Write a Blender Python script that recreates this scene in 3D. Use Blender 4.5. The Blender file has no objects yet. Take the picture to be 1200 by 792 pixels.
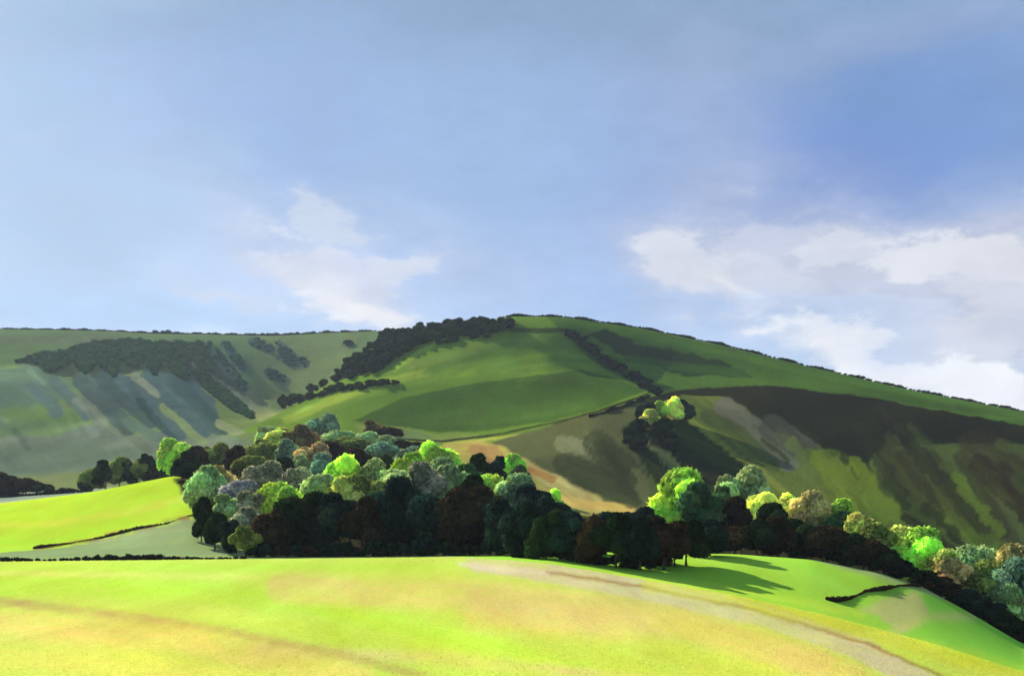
import bpy, math, random
import numpy as np

random.seed(7)
rng = np.random.default_rng(7)
scene = bpy.context.scene
COL = scene.collection

# ------------------------------------------------------------------ camera
F = 1286.0          # focal length in units of the 1200-wide photograph
HV = 600.0          # row of the eye level
cam_d = bpy.data.cameras.new('camera')
cam = bpy.data.objects.new('camera', cam_d)
COL.objects.link(cam)
cam.location = (0, 0, 0)
cam.rotation_euler = (math.radians(90), 0, 0)
cam_d.sensor_width = 36
cam_d.lens = 36 * F / 1200
cam_d.shift_y = (HV - 396.0) / 1200
cam_d.clip_start = 0.5
cam_d.clip_end = 30000
scene.camera = cam

SUN_EL = math.radians(27)
SUN_AZ = math.radians(-35)      # left of the view direction (+Y)
EXPO = 1.0

def lin(c):
    c = np.asarray(c, float) / 255
    return np.where(c <= 0.04045, c / 12.92, ((c + 0.055) / 1.055) ** 2.4)

# ------------------------------------------------------------------ terrain
# control lines across the country, near to far: distance (m) and height seen against the eye level
CT = [  # (distance by column, elevation row by column)
    ([(0, 8)], [(0, 950)]),
    ([(0, 42), (1200, 36)], [(-600, 800), (0, 796), (600, 796), (1000, 810), (1200, 835), (1800, 900)]),
    ([(0, 150), (600, 150), (1200, 105)], [(-600, 664), (0, 658), (280, 655), (540, 652.5), (640, 660), (760, 680), (860, 697), (970, 721), (1100, 756), (1200, 787), (1800, 900)]),
    ([(0, 185), (600, 180), (1200, 140)], [(-600, 672), (0, 664), (280, 660), (540, 656), (640, 660.5), (760, 680.5), (860, 697), (970, 721), (1100, 756), (1200, 787), (1800, 900)]),
    ([(0, 235)], [(-600, 660), (0, 655), (280, 653), (560, 651), (700, 647), (860, 649), (950, 655), (1030, 671), (1080, 687), (1130, 714), (1200, 755), (1800, 860)]),
    ([(0, 305)], [(-600, 650), (0, 643), (100, 640), (220, 622), (300, 635), (400, 645), (600, 655), (860, 665), (1030, 695), (1200, 775), (1800, 860)]),
    ([(0, 450)], [(-600, 610), (0, 592), (100, 578), (200, 558), (250, 556), (320, 575), (450, 590), (600, 600), (800, 620), (1000, 640), (1200, 720), (1800, 780)]),
    ([(0, 650), (1200, 560)], [(-600, 585), (0, 582), (100, 576), (200, 566), (300, 545), (400, 532), (500, 530), (600, 550), (700, 575), (800, 590), (900, 590), (1000, 605), (1100, 640), (1200, 665), (1800, 700)]),
    ([(0, 900), (800, 820), (1200, 700)], [(-600, 545), (0, 545), (200, 530), (300, 505), (400, 505), (480, 516), (540, 516), (640, 497), (700, 480), (765, 480), (830, 500), (900, 520), (1000, 545), (1100, 565), (1200, 585), (1800, 640)]),
    ([(0, 1080), (800, 1000), (1200, 900)], [(-600, 500), (0, 500), (200, 490), (280, 498), (340, 484), (400, 466), (480, 448), (560, 436), (640, 430), (700, 445), (760, 455), (820, 455), (900, 450), (1000, 462), (1100, 479), (1200, 499), (1800, 580)]),
    ([(0, 1280), (1200, 1150)], [(-600, 440), (0, 446), (200, 458), (280, 486), (310, 489), (340, 477), (395, 443), (440, 404), (480, 388), (560, 377), (600, 370), (660, 371), (750, 385), (850, 405), (950, 430), (1050, 453), (1150, 473), (1200, 483), (1800, 560)]),
    ([(0, 1480)], [(-600, 425), (0, 430), (200, 436), (280, 470), (310, 482), (340, 482), (395, 456), (440, 424), (480, 408), (560, 395), (600, 388), (660, 389), (750, 403), (850, 423), (950, 448), (1050, 471), (1200, 500), (1800, 585)]),
    ([(0, 1950)], [(-600, 380), (0, 386), (100, 387), (190, 391), (320, 393), (440, 388), (480, 386), (560, 392), (660, 402), (850, 435), (1050, 480), (1200, 510), (1800, 590)]),
    ([(0, 2500)], [(-600, 400), (0, 406), (440, 408), (660, 420), (1050, 490), (1200, 520), (1800, 590)]),
    ([(0, 9000)], [(-600, 560), (0, 560), (1200, 580), (1800, 590)]),
]
NSEG = [6, 40, 70, 14, 36, 20, 26, 26, 60, 60, 70, 30, 90, 8, 6]
us = np.concatenate([np.linspace(-900, -30, 70)[:-1], np.arange(-30, 1232, 2.0), np.linspace(1234, 2200, 70)])

def interp_c(pts, u):
    x = np.array([p[0] for p in pts], float); y = np.array([p[1] for p in pts], float)
    return np.interp(u, x, y)
def smooth_cols(a, r=9):
    k = np.exp(-np.linspace(-2, 2, 2 * r + 1) ** 2); k /= k.sum()
    return np.convolve(np.pad(a, r, mode='edge'), k, mode='valid')

NK = len(CT)
KD = np.zeros((NK, len(us))); KV = np.zeros((NK, len(us)))
for k, (dp, vp) in enumerate(CT):
    KD[k] = np.log(smooth_cols(interp_c(dp, us))); KV[k] = smooth_cols(interp_c(vp, us))

def pchip(K, s):
    """monotone cubic through rows of K (NK, n) at parameters s (m,) -> (m, n)"""
    d = np.diff(K, axis=0)
    m = np.zeros_like(K)
    a, b = d[:-1], d[1:]
    same = (a * b) > 0
    den = np.where(same, a + b, 1)
    m[1:-1] = np.where(same, 2 * a * b / den, 0)
    m[0] = d[0]; m[-1] = d[-1]
    i = np.clip(np.floor(s).astype(int), 0, K.shape[0] - 2); t = (s - i)[:, None]
    h00 = 2*t**3 - 3*t**2 + 1; h10 = t**3 - 2*t**2 + t; h01 = -2*t**3 + 3*t**2; h11 = t**3 - t**2
    return h00*K[i] + h10*m[i] + h01*K[i+1] + h11*m[i+1]

ss = []
for k, n in enumerate(NSEG[:NK-1]):
    ss += list(k + np.arange(n) / n)
ss.append(NK - 1); ss = np.array(ss, float)
LD = pchip(KD, ss); VV = pchip(KV, ss)
GY = np.exp(LD); GX = (us[None, :] - 600) / F * GY; GZ = (HV - VV) / F * GY
# gentle real undulation of the ground, more on the big hills
def wav(x, y):
    r = np.zeros_like(x)
    for (fx, fy, ph, a) in ((.021, .013, 1., 1.), (-.013, .027, 2.3, .8), (.047, .031, .4, .45), (.033, -.052, 5., .4), (.09, .07, 3.3, .2)):
        r += a * np.sin(fx*x + fy*y + ph + 1.3*np.sin(.011*x - .017*y + ph))
    return r
amp = np.interp(ss, [0, 2, 6, 8, 9, 9.7, 10, 11.2, 12, 13], [0, 0, 0, .8, 1.6, .4, .25, 1.2, 0.2, 1])[:, None]
GZ = GZ + amp * wav(GX, GY)
VV = HV - GZ / GY * F
NS, NU = GX.shape
SS = np.repeat(ss[:, None], NU, 1); UU = np.repeat(us[None, :], NS, 0)

def at(u, s):
    """ground point in column u at control-line parameter s"""
    j = np.interp(u, us, np.arange(NU)); i = np.interp(s, ss, np.arange(NS))
    i0, j0 = int(min(i, NS-2)), int(min(j, NU-2)); a, b = i-i0, j-j0
    f = lambda G: (G[i0, j0]*(1-a)+G[i0+1, j0]*a)*(1-b)+(G[i0, j0+1]*(1-a)+G[i0+1, j0+1]*a)*b
    return float(f(GX)), float(f(GY)), float(f(GZ))
def s_of(u, v, s0, s1):
    """parameter of the visible ground seen at row v in column u between s0 and s1"""
    j = int(round(np.interp(u, us, np.arange(NU))))
    m = (ss >= s0) & (ss <= s1); sv = ss[m]; vv = VV[m, j]
    return float(sv[np.argmin(np.abs(vv - v))])

# ------------------------------------------------------------------ land cover (what grows where, plus painted shade on the right slope)
ALB = 0.62
COVER = np.zeros((NS, NU, 3))
def cv(c, k=1.0): return lin(c) * ALB * k
def vnoise(x, y, seed=0):
    r = np.random.default_rng(seed).random((64, 64))
    xi = np.floor(x).astype(int); yi = np.floor(y).astype(int); fx = x-xi; fy = y-yi
    fx = fx*fx*(3-2*fx); fy = fy*fy*(3-2*fy)
    g = lambda a, b: r[a % 64, b % 64]
    return (g(xi, yi)*(1-fx)+g(xi+1, yi)*fx)*(1-fy)+(g(xi, yi+1)*(1-fx)+g(xi+1, yi+1)*fx)*fy
WU = (vnoise(UU/14, VV/9, 1)-.5)*7 + (vnoise(UU/5, VV/4, 2)-.5)*3
WV = (vnoise(UU/14, VV/9, 3)-.5)*4 + (vnoise(UU/5, VV/4, 4)-.5)*2
def segdist(px, py, pts, closed):
    d = np.full(px.shape, 1e9); inside = np.zeros(px.shape, bool)
    n = len(pts)
    for i in range(n if closed else n-1):
        x0, y0 = pts[i]; x1, y1 = pts[(i+1) % n]
        dx, dy = x1-x0, y1-y0; L = dx*dx+dy*dy+1e-9
        t = np.clip(((px-x0)*dx+(py-y0)*dy)/L, 0, 1)
        d = np.minimum(d, np.hypot(px-x0-t*dx, py-y0-t*dy))
        if closed:
            c = ((y0 > py) != (y1 > py)) & (px < (x1-x0)*(py-y0)/((y1-y0) if y1 != y0 else 1e-9)+x0)
            inside ^= c
    return d, inside
def _put(pts, s0, s1, col, soft, alpha, width, wob, streak):
    if s0 > 3.1: soft *= .55
    pad = soft + (width or 0) + 10
    xs = [p[0] for p in pts]; ys = [p[1] for p in pts]
    m = (UU > min(xs)-pad) & (UU < max(xs)+pad) & (VV > min(ys)-pad) & (VV < max(ys)+pad) & (SS >= s0) & (SS <= s1)
    if not m.any(): return
    px = UU[m]+WU[m]*wob; py = VV[m]+WV[m]*wob
    d, ins = segdist(px, py, pts, width is None)
    sd = np.where(ins, d, -d) if width is None else width/2 - d
    a = np.clip((sd+soft)/(2*soft), 0, 1); a = a*a*(3-2*a)*alpha
    if streak:
        dx = pts[-1][0]-pts[0][0]; dy = pts[-1][1]-pts[0][1]; L = math.hypot(dx, dy)+1e-6
        al = (px*dx+py*dy)/L; ac = (-px*dy+py*dx)/L
        a = a*(1-streak*vnoise(al/26+7, ac/2.2+3, 9))
    a = a[:, None]
    COVER[m] = COVER[m]*(1-a)+np.asarray(col)*a
def poly(pts, s0, s1, col, soft=1.5, alpha=1., k=1., wob=1.):
    _put(pts, s0, s1, cv(col, k), soft, alpha, None, wob, 0)
def stroke(pts, w, s0, s1, col, soft=1.5, alpha=1., k=1., wob=.6, streak=.35):
    _put(pts, s0, s1, cv(col, k), soft, alpha, w, wob, streak)

COVER[:] = cv((120, 150, 80))
exec_cover = True
# --- foreground field (bands 0..3)
m = SS <= 3.02
COVER[m] = cv((200, 226, 88))
def fg(pts, w, c, a=.7, soft=9, streak=.5): stroke(pts, w, 0, 3.02, c, soft=soft, alpha=a, wob=.5, streak=streak)
fg([(-900, 666), (300, 664), (560, 662)], 10, (186, 230, 72), .8, 4)
fg([(-900, 690), (100, 686), (350, 702), (560, 755), (720, 800)], 24, (186, 232, 66), .9, 6)
fg([(-900, 676), (0, 671), (300, 676)], 5, (222, 226, 110), .6, 2)
fg([(330, 690), (560, 698), (760, 715), (960, 775)], 34, (222, 208, 112), .95, 8)
fg([(560, 716), (800, 735), (1000, 792)], 40, (228, 206, 110), .85, 12)
fg([(300, 762), (520, 770), (760, 800)], 14, (232, 208, 140), .8, 8)
fg([(760, 760), (900, 790)], 26, (206, 218, 84), .8, 10)
fg([(400, 735), (640, 790)], 30, (196, 222, 78), .6, 16)
fg([(620, 700), (800, 705)], 10, (208, 206, 100), .6, 5)
fg([(-900, 690), (0, 704), (120, 718), (260, 738), (420, 772), (520, 800)], 10, (190, 176, 96), 1, 3)
fg([(-900, 730), (0, 732), (200, 746), (420, 795)], 34, (232, 214, 112), .9, 10)
fg([(-900, 770), (0, 770), (200, 785), (300, 800)], 30, (232, 224, 96), .7, 12)
fg([(560, 656), (660, 672), (760, 690), (900, 722), (1010, 760), (1090, 805)], 26, (214, 204, 152), .95, 3, .3)
fg([(640, 670), (760, 688), (900, 718), (1020, 755), (1120, 800)], 4, (160, 130, 66), .85, 1.5, .3)
fg([(760, 685), (860, 702), (970, 728), (1100, 764), (1230, 805)], 16, (214, 220, 74), .85, 6)
fg([(420, 657), (560, 656), (640, 663)], 6, (196, 224, 86), .7, 3)
fg([(540, 661), (640, 672)], 6, (226, 220, 168), .7, 3)
# --- pasture behind the first crest (3..5)
m = (SS > 3.02) & (SS <= 5)
COVER[m] = cv((146, 176, 104))
poly([(540, 640), (900, 640), (1300, 760), (1300, 900), (540, 900)], 3.02, 5, (152, 210, 66), 2, wob=0)
stroke([(820, 655), (900, 662), (1000, 690)], 14, 3.02, 5, (160, 218, 76), soft=6, alpha=.6)
stroke([(560, 658), (860, 690), (1010, 720)], 7, 3.02, 5, (186, 224, 72), soft=3, alpha=.7)
poly([(1010, 712), (1045, 697), (1085, 692), (1125, 716), (1080, 722), (1060, 740)], 3.02, 5, (182, 196, 110), 2)
poly([(1078, 692), (1130, 716), (1230, 770), (1230, 790), (1150, 762), (1062, 742), (1090, 722)], 3.02, 5, (140, 214, 70), 2)
stroke([(1045, 742), (1090, 722), (1140, 722)], 10, 3.02, 5, (190, 204, 112), soft=3, alpha=.8)
# --- left fields (4..6.4)
poly([(-900, 700), (-900, 575), (0, 575), (120, 570), (200, 548), (330, 560), (420, 640), (420, 660), (300, 660)], 4.2, 6.4, (142, 168, 108), 2, wob=0)
poly([(-900, 640), (-900, 560), (0, 560), (260, 530), (232, 606), (170, 620), (80, 641), (0, 648)], 4.2, 6.4, (178, 226, 62), 1.5, wob=.4)
stroke([(-100, 617), (60, 614), (170, 596), (230, 580)], 6, 4.2, 6.4, (206, 226, 84), soft=3, alpha=.7)
stroke([(-100, 640), (60, 634), (150, 612)], 8, 4.2, 6.4, (160, 228, 58), soft=4, alpha=.6)
stroke([(40, 643), (100, 634), (160, 620), (230, 604)], 3.2, 4.2, 6.4, (150, 124, 74), soft=1.2)
stroke([(120, 655), (200, 653), (290, 655)], 2.5, 3.5, 5.5, (150, 130, 100), soft=1)
# --- valley beyond
m = (SS > 6.4) & (SS <= 7.3)
COVER[m] = cv((120, 148, 92))
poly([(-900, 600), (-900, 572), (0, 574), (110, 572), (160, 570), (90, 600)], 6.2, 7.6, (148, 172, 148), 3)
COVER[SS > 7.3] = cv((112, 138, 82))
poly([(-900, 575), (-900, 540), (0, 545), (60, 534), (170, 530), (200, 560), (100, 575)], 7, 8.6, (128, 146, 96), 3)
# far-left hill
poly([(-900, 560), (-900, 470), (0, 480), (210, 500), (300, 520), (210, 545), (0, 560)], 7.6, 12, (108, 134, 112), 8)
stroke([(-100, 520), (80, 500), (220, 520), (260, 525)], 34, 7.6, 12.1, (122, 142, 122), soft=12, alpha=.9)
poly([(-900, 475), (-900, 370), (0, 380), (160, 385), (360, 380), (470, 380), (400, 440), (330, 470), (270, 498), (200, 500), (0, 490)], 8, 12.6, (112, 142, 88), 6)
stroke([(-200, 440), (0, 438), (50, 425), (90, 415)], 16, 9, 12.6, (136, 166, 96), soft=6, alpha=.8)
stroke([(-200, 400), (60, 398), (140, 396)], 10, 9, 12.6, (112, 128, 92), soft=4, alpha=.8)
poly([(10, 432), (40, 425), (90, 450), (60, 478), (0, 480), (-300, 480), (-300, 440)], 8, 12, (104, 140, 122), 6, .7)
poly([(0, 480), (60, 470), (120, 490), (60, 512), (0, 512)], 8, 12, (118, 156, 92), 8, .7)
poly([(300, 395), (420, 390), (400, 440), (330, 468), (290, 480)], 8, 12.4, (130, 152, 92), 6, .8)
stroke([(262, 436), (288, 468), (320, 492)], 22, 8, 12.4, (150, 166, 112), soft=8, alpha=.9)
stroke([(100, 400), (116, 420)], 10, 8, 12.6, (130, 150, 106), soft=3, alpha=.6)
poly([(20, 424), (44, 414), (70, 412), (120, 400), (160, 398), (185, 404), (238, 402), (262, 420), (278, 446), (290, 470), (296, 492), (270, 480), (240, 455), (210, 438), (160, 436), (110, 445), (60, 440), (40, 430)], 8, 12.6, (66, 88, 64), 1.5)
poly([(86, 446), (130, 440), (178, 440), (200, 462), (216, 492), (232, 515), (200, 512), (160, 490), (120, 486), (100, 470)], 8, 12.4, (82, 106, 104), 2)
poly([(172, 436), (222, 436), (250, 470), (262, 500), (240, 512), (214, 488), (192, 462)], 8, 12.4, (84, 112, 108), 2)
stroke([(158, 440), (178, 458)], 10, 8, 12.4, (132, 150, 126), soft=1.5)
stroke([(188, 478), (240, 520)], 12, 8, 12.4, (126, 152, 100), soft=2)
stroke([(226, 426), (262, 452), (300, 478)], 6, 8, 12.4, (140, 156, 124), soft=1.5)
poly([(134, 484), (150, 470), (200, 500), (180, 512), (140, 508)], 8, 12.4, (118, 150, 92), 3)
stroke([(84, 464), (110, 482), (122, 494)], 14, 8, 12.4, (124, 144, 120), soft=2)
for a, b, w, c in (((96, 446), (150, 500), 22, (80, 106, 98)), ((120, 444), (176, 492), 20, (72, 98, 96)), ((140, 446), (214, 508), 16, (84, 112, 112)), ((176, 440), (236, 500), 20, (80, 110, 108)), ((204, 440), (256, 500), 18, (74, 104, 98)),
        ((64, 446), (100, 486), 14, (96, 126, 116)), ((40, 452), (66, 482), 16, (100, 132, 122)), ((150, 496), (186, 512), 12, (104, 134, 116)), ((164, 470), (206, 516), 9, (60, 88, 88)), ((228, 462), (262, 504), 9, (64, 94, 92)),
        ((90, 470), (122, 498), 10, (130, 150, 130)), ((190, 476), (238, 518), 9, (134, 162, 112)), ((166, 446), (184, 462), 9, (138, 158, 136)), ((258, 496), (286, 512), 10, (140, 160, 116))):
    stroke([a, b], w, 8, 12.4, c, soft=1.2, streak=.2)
for a, b, w in (((244, 406), (286, 456), 9), ((262, 404), (284, 432), 9), ((294, 400), (318, 410), 9), ((326, 402), (344, 420), 9), ((330, 418), (358, 428), 10), ((314, 436), (332, 446), 9), ((404, 402), (412, 406), 6)):
    stroke([a, b], w, 8, 12.6, (80, 112, 96), soft=1.2, streak=.15)
# --- main hill (7.8 .. 10)
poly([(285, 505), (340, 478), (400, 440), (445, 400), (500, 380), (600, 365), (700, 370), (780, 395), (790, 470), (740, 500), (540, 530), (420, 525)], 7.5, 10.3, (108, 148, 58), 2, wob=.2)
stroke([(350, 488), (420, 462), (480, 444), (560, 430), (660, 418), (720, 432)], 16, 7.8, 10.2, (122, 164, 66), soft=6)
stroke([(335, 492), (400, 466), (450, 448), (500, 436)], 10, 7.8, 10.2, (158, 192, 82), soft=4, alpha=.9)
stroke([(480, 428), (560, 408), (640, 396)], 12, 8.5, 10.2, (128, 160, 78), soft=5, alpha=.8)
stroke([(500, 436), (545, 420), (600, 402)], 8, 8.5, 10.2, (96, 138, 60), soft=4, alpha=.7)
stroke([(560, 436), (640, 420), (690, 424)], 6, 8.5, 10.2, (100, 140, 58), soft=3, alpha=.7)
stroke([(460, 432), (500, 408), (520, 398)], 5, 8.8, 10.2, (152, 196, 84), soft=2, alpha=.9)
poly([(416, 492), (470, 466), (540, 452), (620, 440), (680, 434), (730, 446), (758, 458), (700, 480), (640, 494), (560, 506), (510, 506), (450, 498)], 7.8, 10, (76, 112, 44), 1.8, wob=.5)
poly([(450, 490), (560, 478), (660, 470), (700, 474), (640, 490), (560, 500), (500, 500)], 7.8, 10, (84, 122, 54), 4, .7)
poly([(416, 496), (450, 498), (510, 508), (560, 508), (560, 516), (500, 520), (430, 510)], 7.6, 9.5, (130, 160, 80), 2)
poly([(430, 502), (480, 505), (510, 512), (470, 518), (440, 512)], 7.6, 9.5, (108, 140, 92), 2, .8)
stroke([(450, 514), (520, 517), (590, 508), (640, 497), (700, 482), (758, 463)], 2.6, 7.4, 9.5, (46, 50, 30), soft=.9, wob=.2, streak=.1)
stroke([(520, 521), (600, 511), (650, 499), (705, 486), (762, 467)], 3.5, 7.4, 9.5, (178, 196, 96), soft=1.2, wob=.2, streak=.2)
# top of the hill and its right shoulder
poly([(640, 372), (680, 370), (780, 392), (1300, 500), (1300, 520), (1190, 500), (1000, 464), (900, 452), (780, 462), (740, 450), (690, 420), (662, 392)], 8.6, 10.3, (82, 122, 50), 2, wob=.3)
stroke([(690, 382), (800, 402), (930, 432), (1230, 494)], 8, 9, 10.2, (92, 136, 56), soft=3, alpha=.8)
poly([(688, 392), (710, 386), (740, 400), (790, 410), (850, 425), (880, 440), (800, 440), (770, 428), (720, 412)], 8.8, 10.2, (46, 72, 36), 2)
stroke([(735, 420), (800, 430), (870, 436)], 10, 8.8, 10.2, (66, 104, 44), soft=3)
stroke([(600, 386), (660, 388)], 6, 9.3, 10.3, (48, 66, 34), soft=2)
# --- slope under the path
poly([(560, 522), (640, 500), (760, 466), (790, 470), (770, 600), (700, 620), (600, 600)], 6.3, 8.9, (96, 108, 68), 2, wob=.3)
poly([(500, 525), (560, 516), (590, 520), (620, 560), (680, 590), (740, 596), (760, 612), (600, 620), (500, 600)], 5.4, 8.4, (186, 184, 100), 3)
poly([(548, 522), (584, 520), (592, 536), (560, 550)], 6, 8.4, (176, 146, 98), 3, .8)
stroke([(600, 540), (640, 560), (700, 590)], 16, 5.4, 8.4, (220, 210, 128), soft=4)
stroke([(622, 550), (648, 562)], 8, 5.4, 8.4, (176, 128, 74), soft=2)
stroke([(640, 580), (690, 592), (740, 596)], 12, 5.4, 8.4, (222, 196, 110), soft=3)
stroke([(660, 520), (704, 530)], 20, 6, 8.8, (132, 144, 104), soft=2)
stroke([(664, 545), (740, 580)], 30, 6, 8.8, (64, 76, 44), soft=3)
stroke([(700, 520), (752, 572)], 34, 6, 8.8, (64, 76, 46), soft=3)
stroke([(745, 560), (770, 590)], 20, 6, 8.6, (112, 122, 78), soft=2)
# --- right hand hillside: turf, with its shade painted in as dark colour
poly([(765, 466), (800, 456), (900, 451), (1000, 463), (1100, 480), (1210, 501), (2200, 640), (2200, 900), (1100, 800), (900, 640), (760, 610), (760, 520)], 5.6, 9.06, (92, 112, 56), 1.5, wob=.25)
poly([(760, 466), (800, 456), (900, 451), (1000, 463), (1100, 480), (1210, 501), (2200, 640), (2200, 760), (1250, 560), (1200, 520), (1100, 520), (1030, 525), (1000, 560), (960, 520), (880, 500), (800, 480)], 6, 9.06, (38, 42, 21), 1.5, wob=.6)  # shade below the brow, painted into the ground colour
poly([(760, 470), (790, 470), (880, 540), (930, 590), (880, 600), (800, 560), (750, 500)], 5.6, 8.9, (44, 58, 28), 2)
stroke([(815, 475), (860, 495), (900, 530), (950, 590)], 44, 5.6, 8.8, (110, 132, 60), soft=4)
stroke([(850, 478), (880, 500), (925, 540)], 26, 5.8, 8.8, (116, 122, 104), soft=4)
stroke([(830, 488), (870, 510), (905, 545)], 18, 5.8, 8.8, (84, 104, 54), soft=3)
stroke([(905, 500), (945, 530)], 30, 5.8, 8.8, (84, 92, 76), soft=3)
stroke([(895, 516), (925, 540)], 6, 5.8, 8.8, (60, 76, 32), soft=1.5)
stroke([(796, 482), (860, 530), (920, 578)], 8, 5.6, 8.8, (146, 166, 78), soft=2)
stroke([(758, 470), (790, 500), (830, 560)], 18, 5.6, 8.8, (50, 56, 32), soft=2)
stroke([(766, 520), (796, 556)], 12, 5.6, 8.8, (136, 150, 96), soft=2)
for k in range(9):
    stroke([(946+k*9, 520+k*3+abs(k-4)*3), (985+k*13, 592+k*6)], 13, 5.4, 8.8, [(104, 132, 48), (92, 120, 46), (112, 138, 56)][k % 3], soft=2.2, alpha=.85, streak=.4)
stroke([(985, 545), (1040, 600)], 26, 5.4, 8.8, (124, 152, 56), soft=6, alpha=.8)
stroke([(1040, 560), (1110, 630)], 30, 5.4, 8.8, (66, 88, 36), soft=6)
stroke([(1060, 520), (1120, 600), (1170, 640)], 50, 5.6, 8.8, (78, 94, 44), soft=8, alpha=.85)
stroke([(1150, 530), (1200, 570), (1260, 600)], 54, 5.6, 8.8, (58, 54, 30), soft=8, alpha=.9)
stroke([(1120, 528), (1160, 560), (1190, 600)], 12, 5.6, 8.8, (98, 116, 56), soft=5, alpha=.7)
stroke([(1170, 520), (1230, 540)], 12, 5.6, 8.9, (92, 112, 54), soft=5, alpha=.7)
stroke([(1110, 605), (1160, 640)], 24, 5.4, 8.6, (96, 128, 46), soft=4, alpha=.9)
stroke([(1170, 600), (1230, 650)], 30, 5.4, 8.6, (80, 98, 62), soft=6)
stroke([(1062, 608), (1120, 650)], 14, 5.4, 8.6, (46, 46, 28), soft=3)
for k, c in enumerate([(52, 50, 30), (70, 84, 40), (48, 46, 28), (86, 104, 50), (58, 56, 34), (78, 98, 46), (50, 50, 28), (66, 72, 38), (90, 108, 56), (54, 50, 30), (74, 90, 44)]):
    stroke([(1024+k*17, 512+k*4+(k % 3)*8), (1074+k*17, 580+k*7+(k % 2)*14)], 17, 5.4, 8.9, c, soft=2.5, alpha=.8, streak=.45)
# short brushy drifts of rougher and paler grass lying down the slopes
def dabs(n, u0, u1, v0, v1, s0, s1, ang, lo, hi, k0, k1, seed):
    r = np.random.default_rng(seed)
    for _ in range(n):
        u = r.uniform(u0, u1); v = r.uniform(v0, v1); a = math.radians(ang+r.normal(0, 9)); l = r.uniform(lo, hi); w = r.uniform(.16, .34)*l
        x1 = u+math.cos(a)*l; y1 = v+math.sin(a)*l
        m = (UU > u-w) & (UU < x1+w) & (VV > min(v, y1)-w) & (VV < max(v, y1)+w) & (SS >= s0) & (SS <= s1)
        if not m.any(): continue
        px, py = UU[m]+WU[m]*.4, VV[m]+WV[m]*.4
        d, _i = segdist(px, py, [(u, v), (x1, y1)], False)
        al = np.clip((w/2-d)/1.2+.5, 0, 1)[:, None]*r.uniform(.4, 1)
        f = r.uniform(k0, k1)*np.array([r.uniform(.97, 1.04), 1, r.uniform(.88, 1.1)])
        COVER[m] = COVER[m]*(1-al)+COVER[m]*f*al
dabs(90, -40, 320, 395, 540, 7.8, 12.3, 42, 16, 44, .78, 1.25, 1)
dabs(60, 330, 740, 385, 500, 7.8, 10.2, -14, 24, 80, .88, 1.14, 2)
dabs(60, 680, 1200, 385, 480, 9.1, 10.2, 14, 24, 70, .82, 1.15, 3)
dabs(150, 760, 1240, 470, 650, 5.4, 8.9, 48, 18, 50, .72, 1.3, 4)
dabs(50, 560, 780, 500, 600, 5.4, 8.9, 38, 14, 40, .82, 1.2, 5)
dabs(40, -40, 240, 540, 640, 4.2, 6.4, -8, 40, 120, .92, 1.08, 6)
dabs(40, 560, 1220, 645, 780, 3.02, 5, 10, 30, 110, .93, 1.07, 7)
dabs(120, -60, 1150, 655, 800, 0, 3.02, 10, 80, 300, .95, 1.05, 8)
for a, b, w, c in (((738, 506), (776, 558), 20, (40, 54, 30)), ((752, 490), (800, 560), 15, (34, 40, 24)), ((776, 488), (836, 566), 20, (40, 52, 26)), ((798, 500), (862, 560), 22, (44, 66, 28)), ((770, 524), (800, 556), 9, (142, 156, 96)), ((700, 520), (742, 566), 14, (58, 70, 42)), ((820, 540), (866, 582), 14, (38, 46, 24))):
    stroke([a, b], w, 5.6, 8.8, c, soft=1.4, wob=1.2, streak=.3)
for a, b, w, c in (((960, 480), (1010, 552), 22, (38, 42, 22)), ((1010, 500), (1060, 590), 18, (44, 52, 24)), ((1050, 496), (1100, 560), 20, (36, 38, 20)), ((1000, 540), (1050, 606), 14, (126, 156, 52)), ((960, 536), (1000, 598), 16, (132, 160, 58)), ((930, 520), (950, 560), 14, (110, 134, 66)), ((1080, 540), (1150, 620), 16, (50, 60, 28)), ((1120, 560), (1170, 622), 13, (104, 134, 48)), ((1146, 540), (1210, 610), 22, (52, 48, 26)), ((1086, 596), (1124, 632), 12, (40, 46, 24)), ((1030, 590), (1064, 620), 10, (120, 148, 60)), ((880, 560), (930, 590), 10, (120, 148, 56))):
    stroke([a, b], w, 5.4, 8.95, c, soft=1.6, alpha=.9, wob=1.4, streak=.4)  # dark strokes extend the painted slope shade, bright ones are turf
# wood and belt floor: leaf litter and shade-loving cover
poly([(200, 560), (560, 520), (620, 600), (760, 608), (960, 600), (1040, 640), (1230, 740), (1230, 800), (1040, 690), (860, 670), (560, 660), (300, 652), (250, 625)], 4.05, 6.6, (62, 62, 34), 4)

# turf is greener than it looks under a blue sky
lum = COVER.mean(2, keepdims=True)
w = np.clip((SS-5)/3, 0, 1)[..., None]*np.clip((12.6-SS)/2.2, .35, 1)[..., None]
COVER = np.clip(lum+(COVER-lum)*(1+.1*w), .004, 1)*(1+.12*w)
COVER[..., 0] *= (1+.22*w[..., 0])
COVER[..., 2] *= (1-.15*w[..., 0])
COVER[SS <= 3.02] *= (1.3, 1.22, 1.35)
COVER[(SS > 3.02) & (SS <= 5) & (UU > 400)] *= (1.25, 1.2, 1.1)
COVER[(SS > 3.02) & (SS <= 5)] *= (1.32, 1.2, 1.25)
COVER[(SS > 5) & (SS <= 6.4) & (UU < 250)] *= (1.5, 1.25, 1.3)

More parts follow.
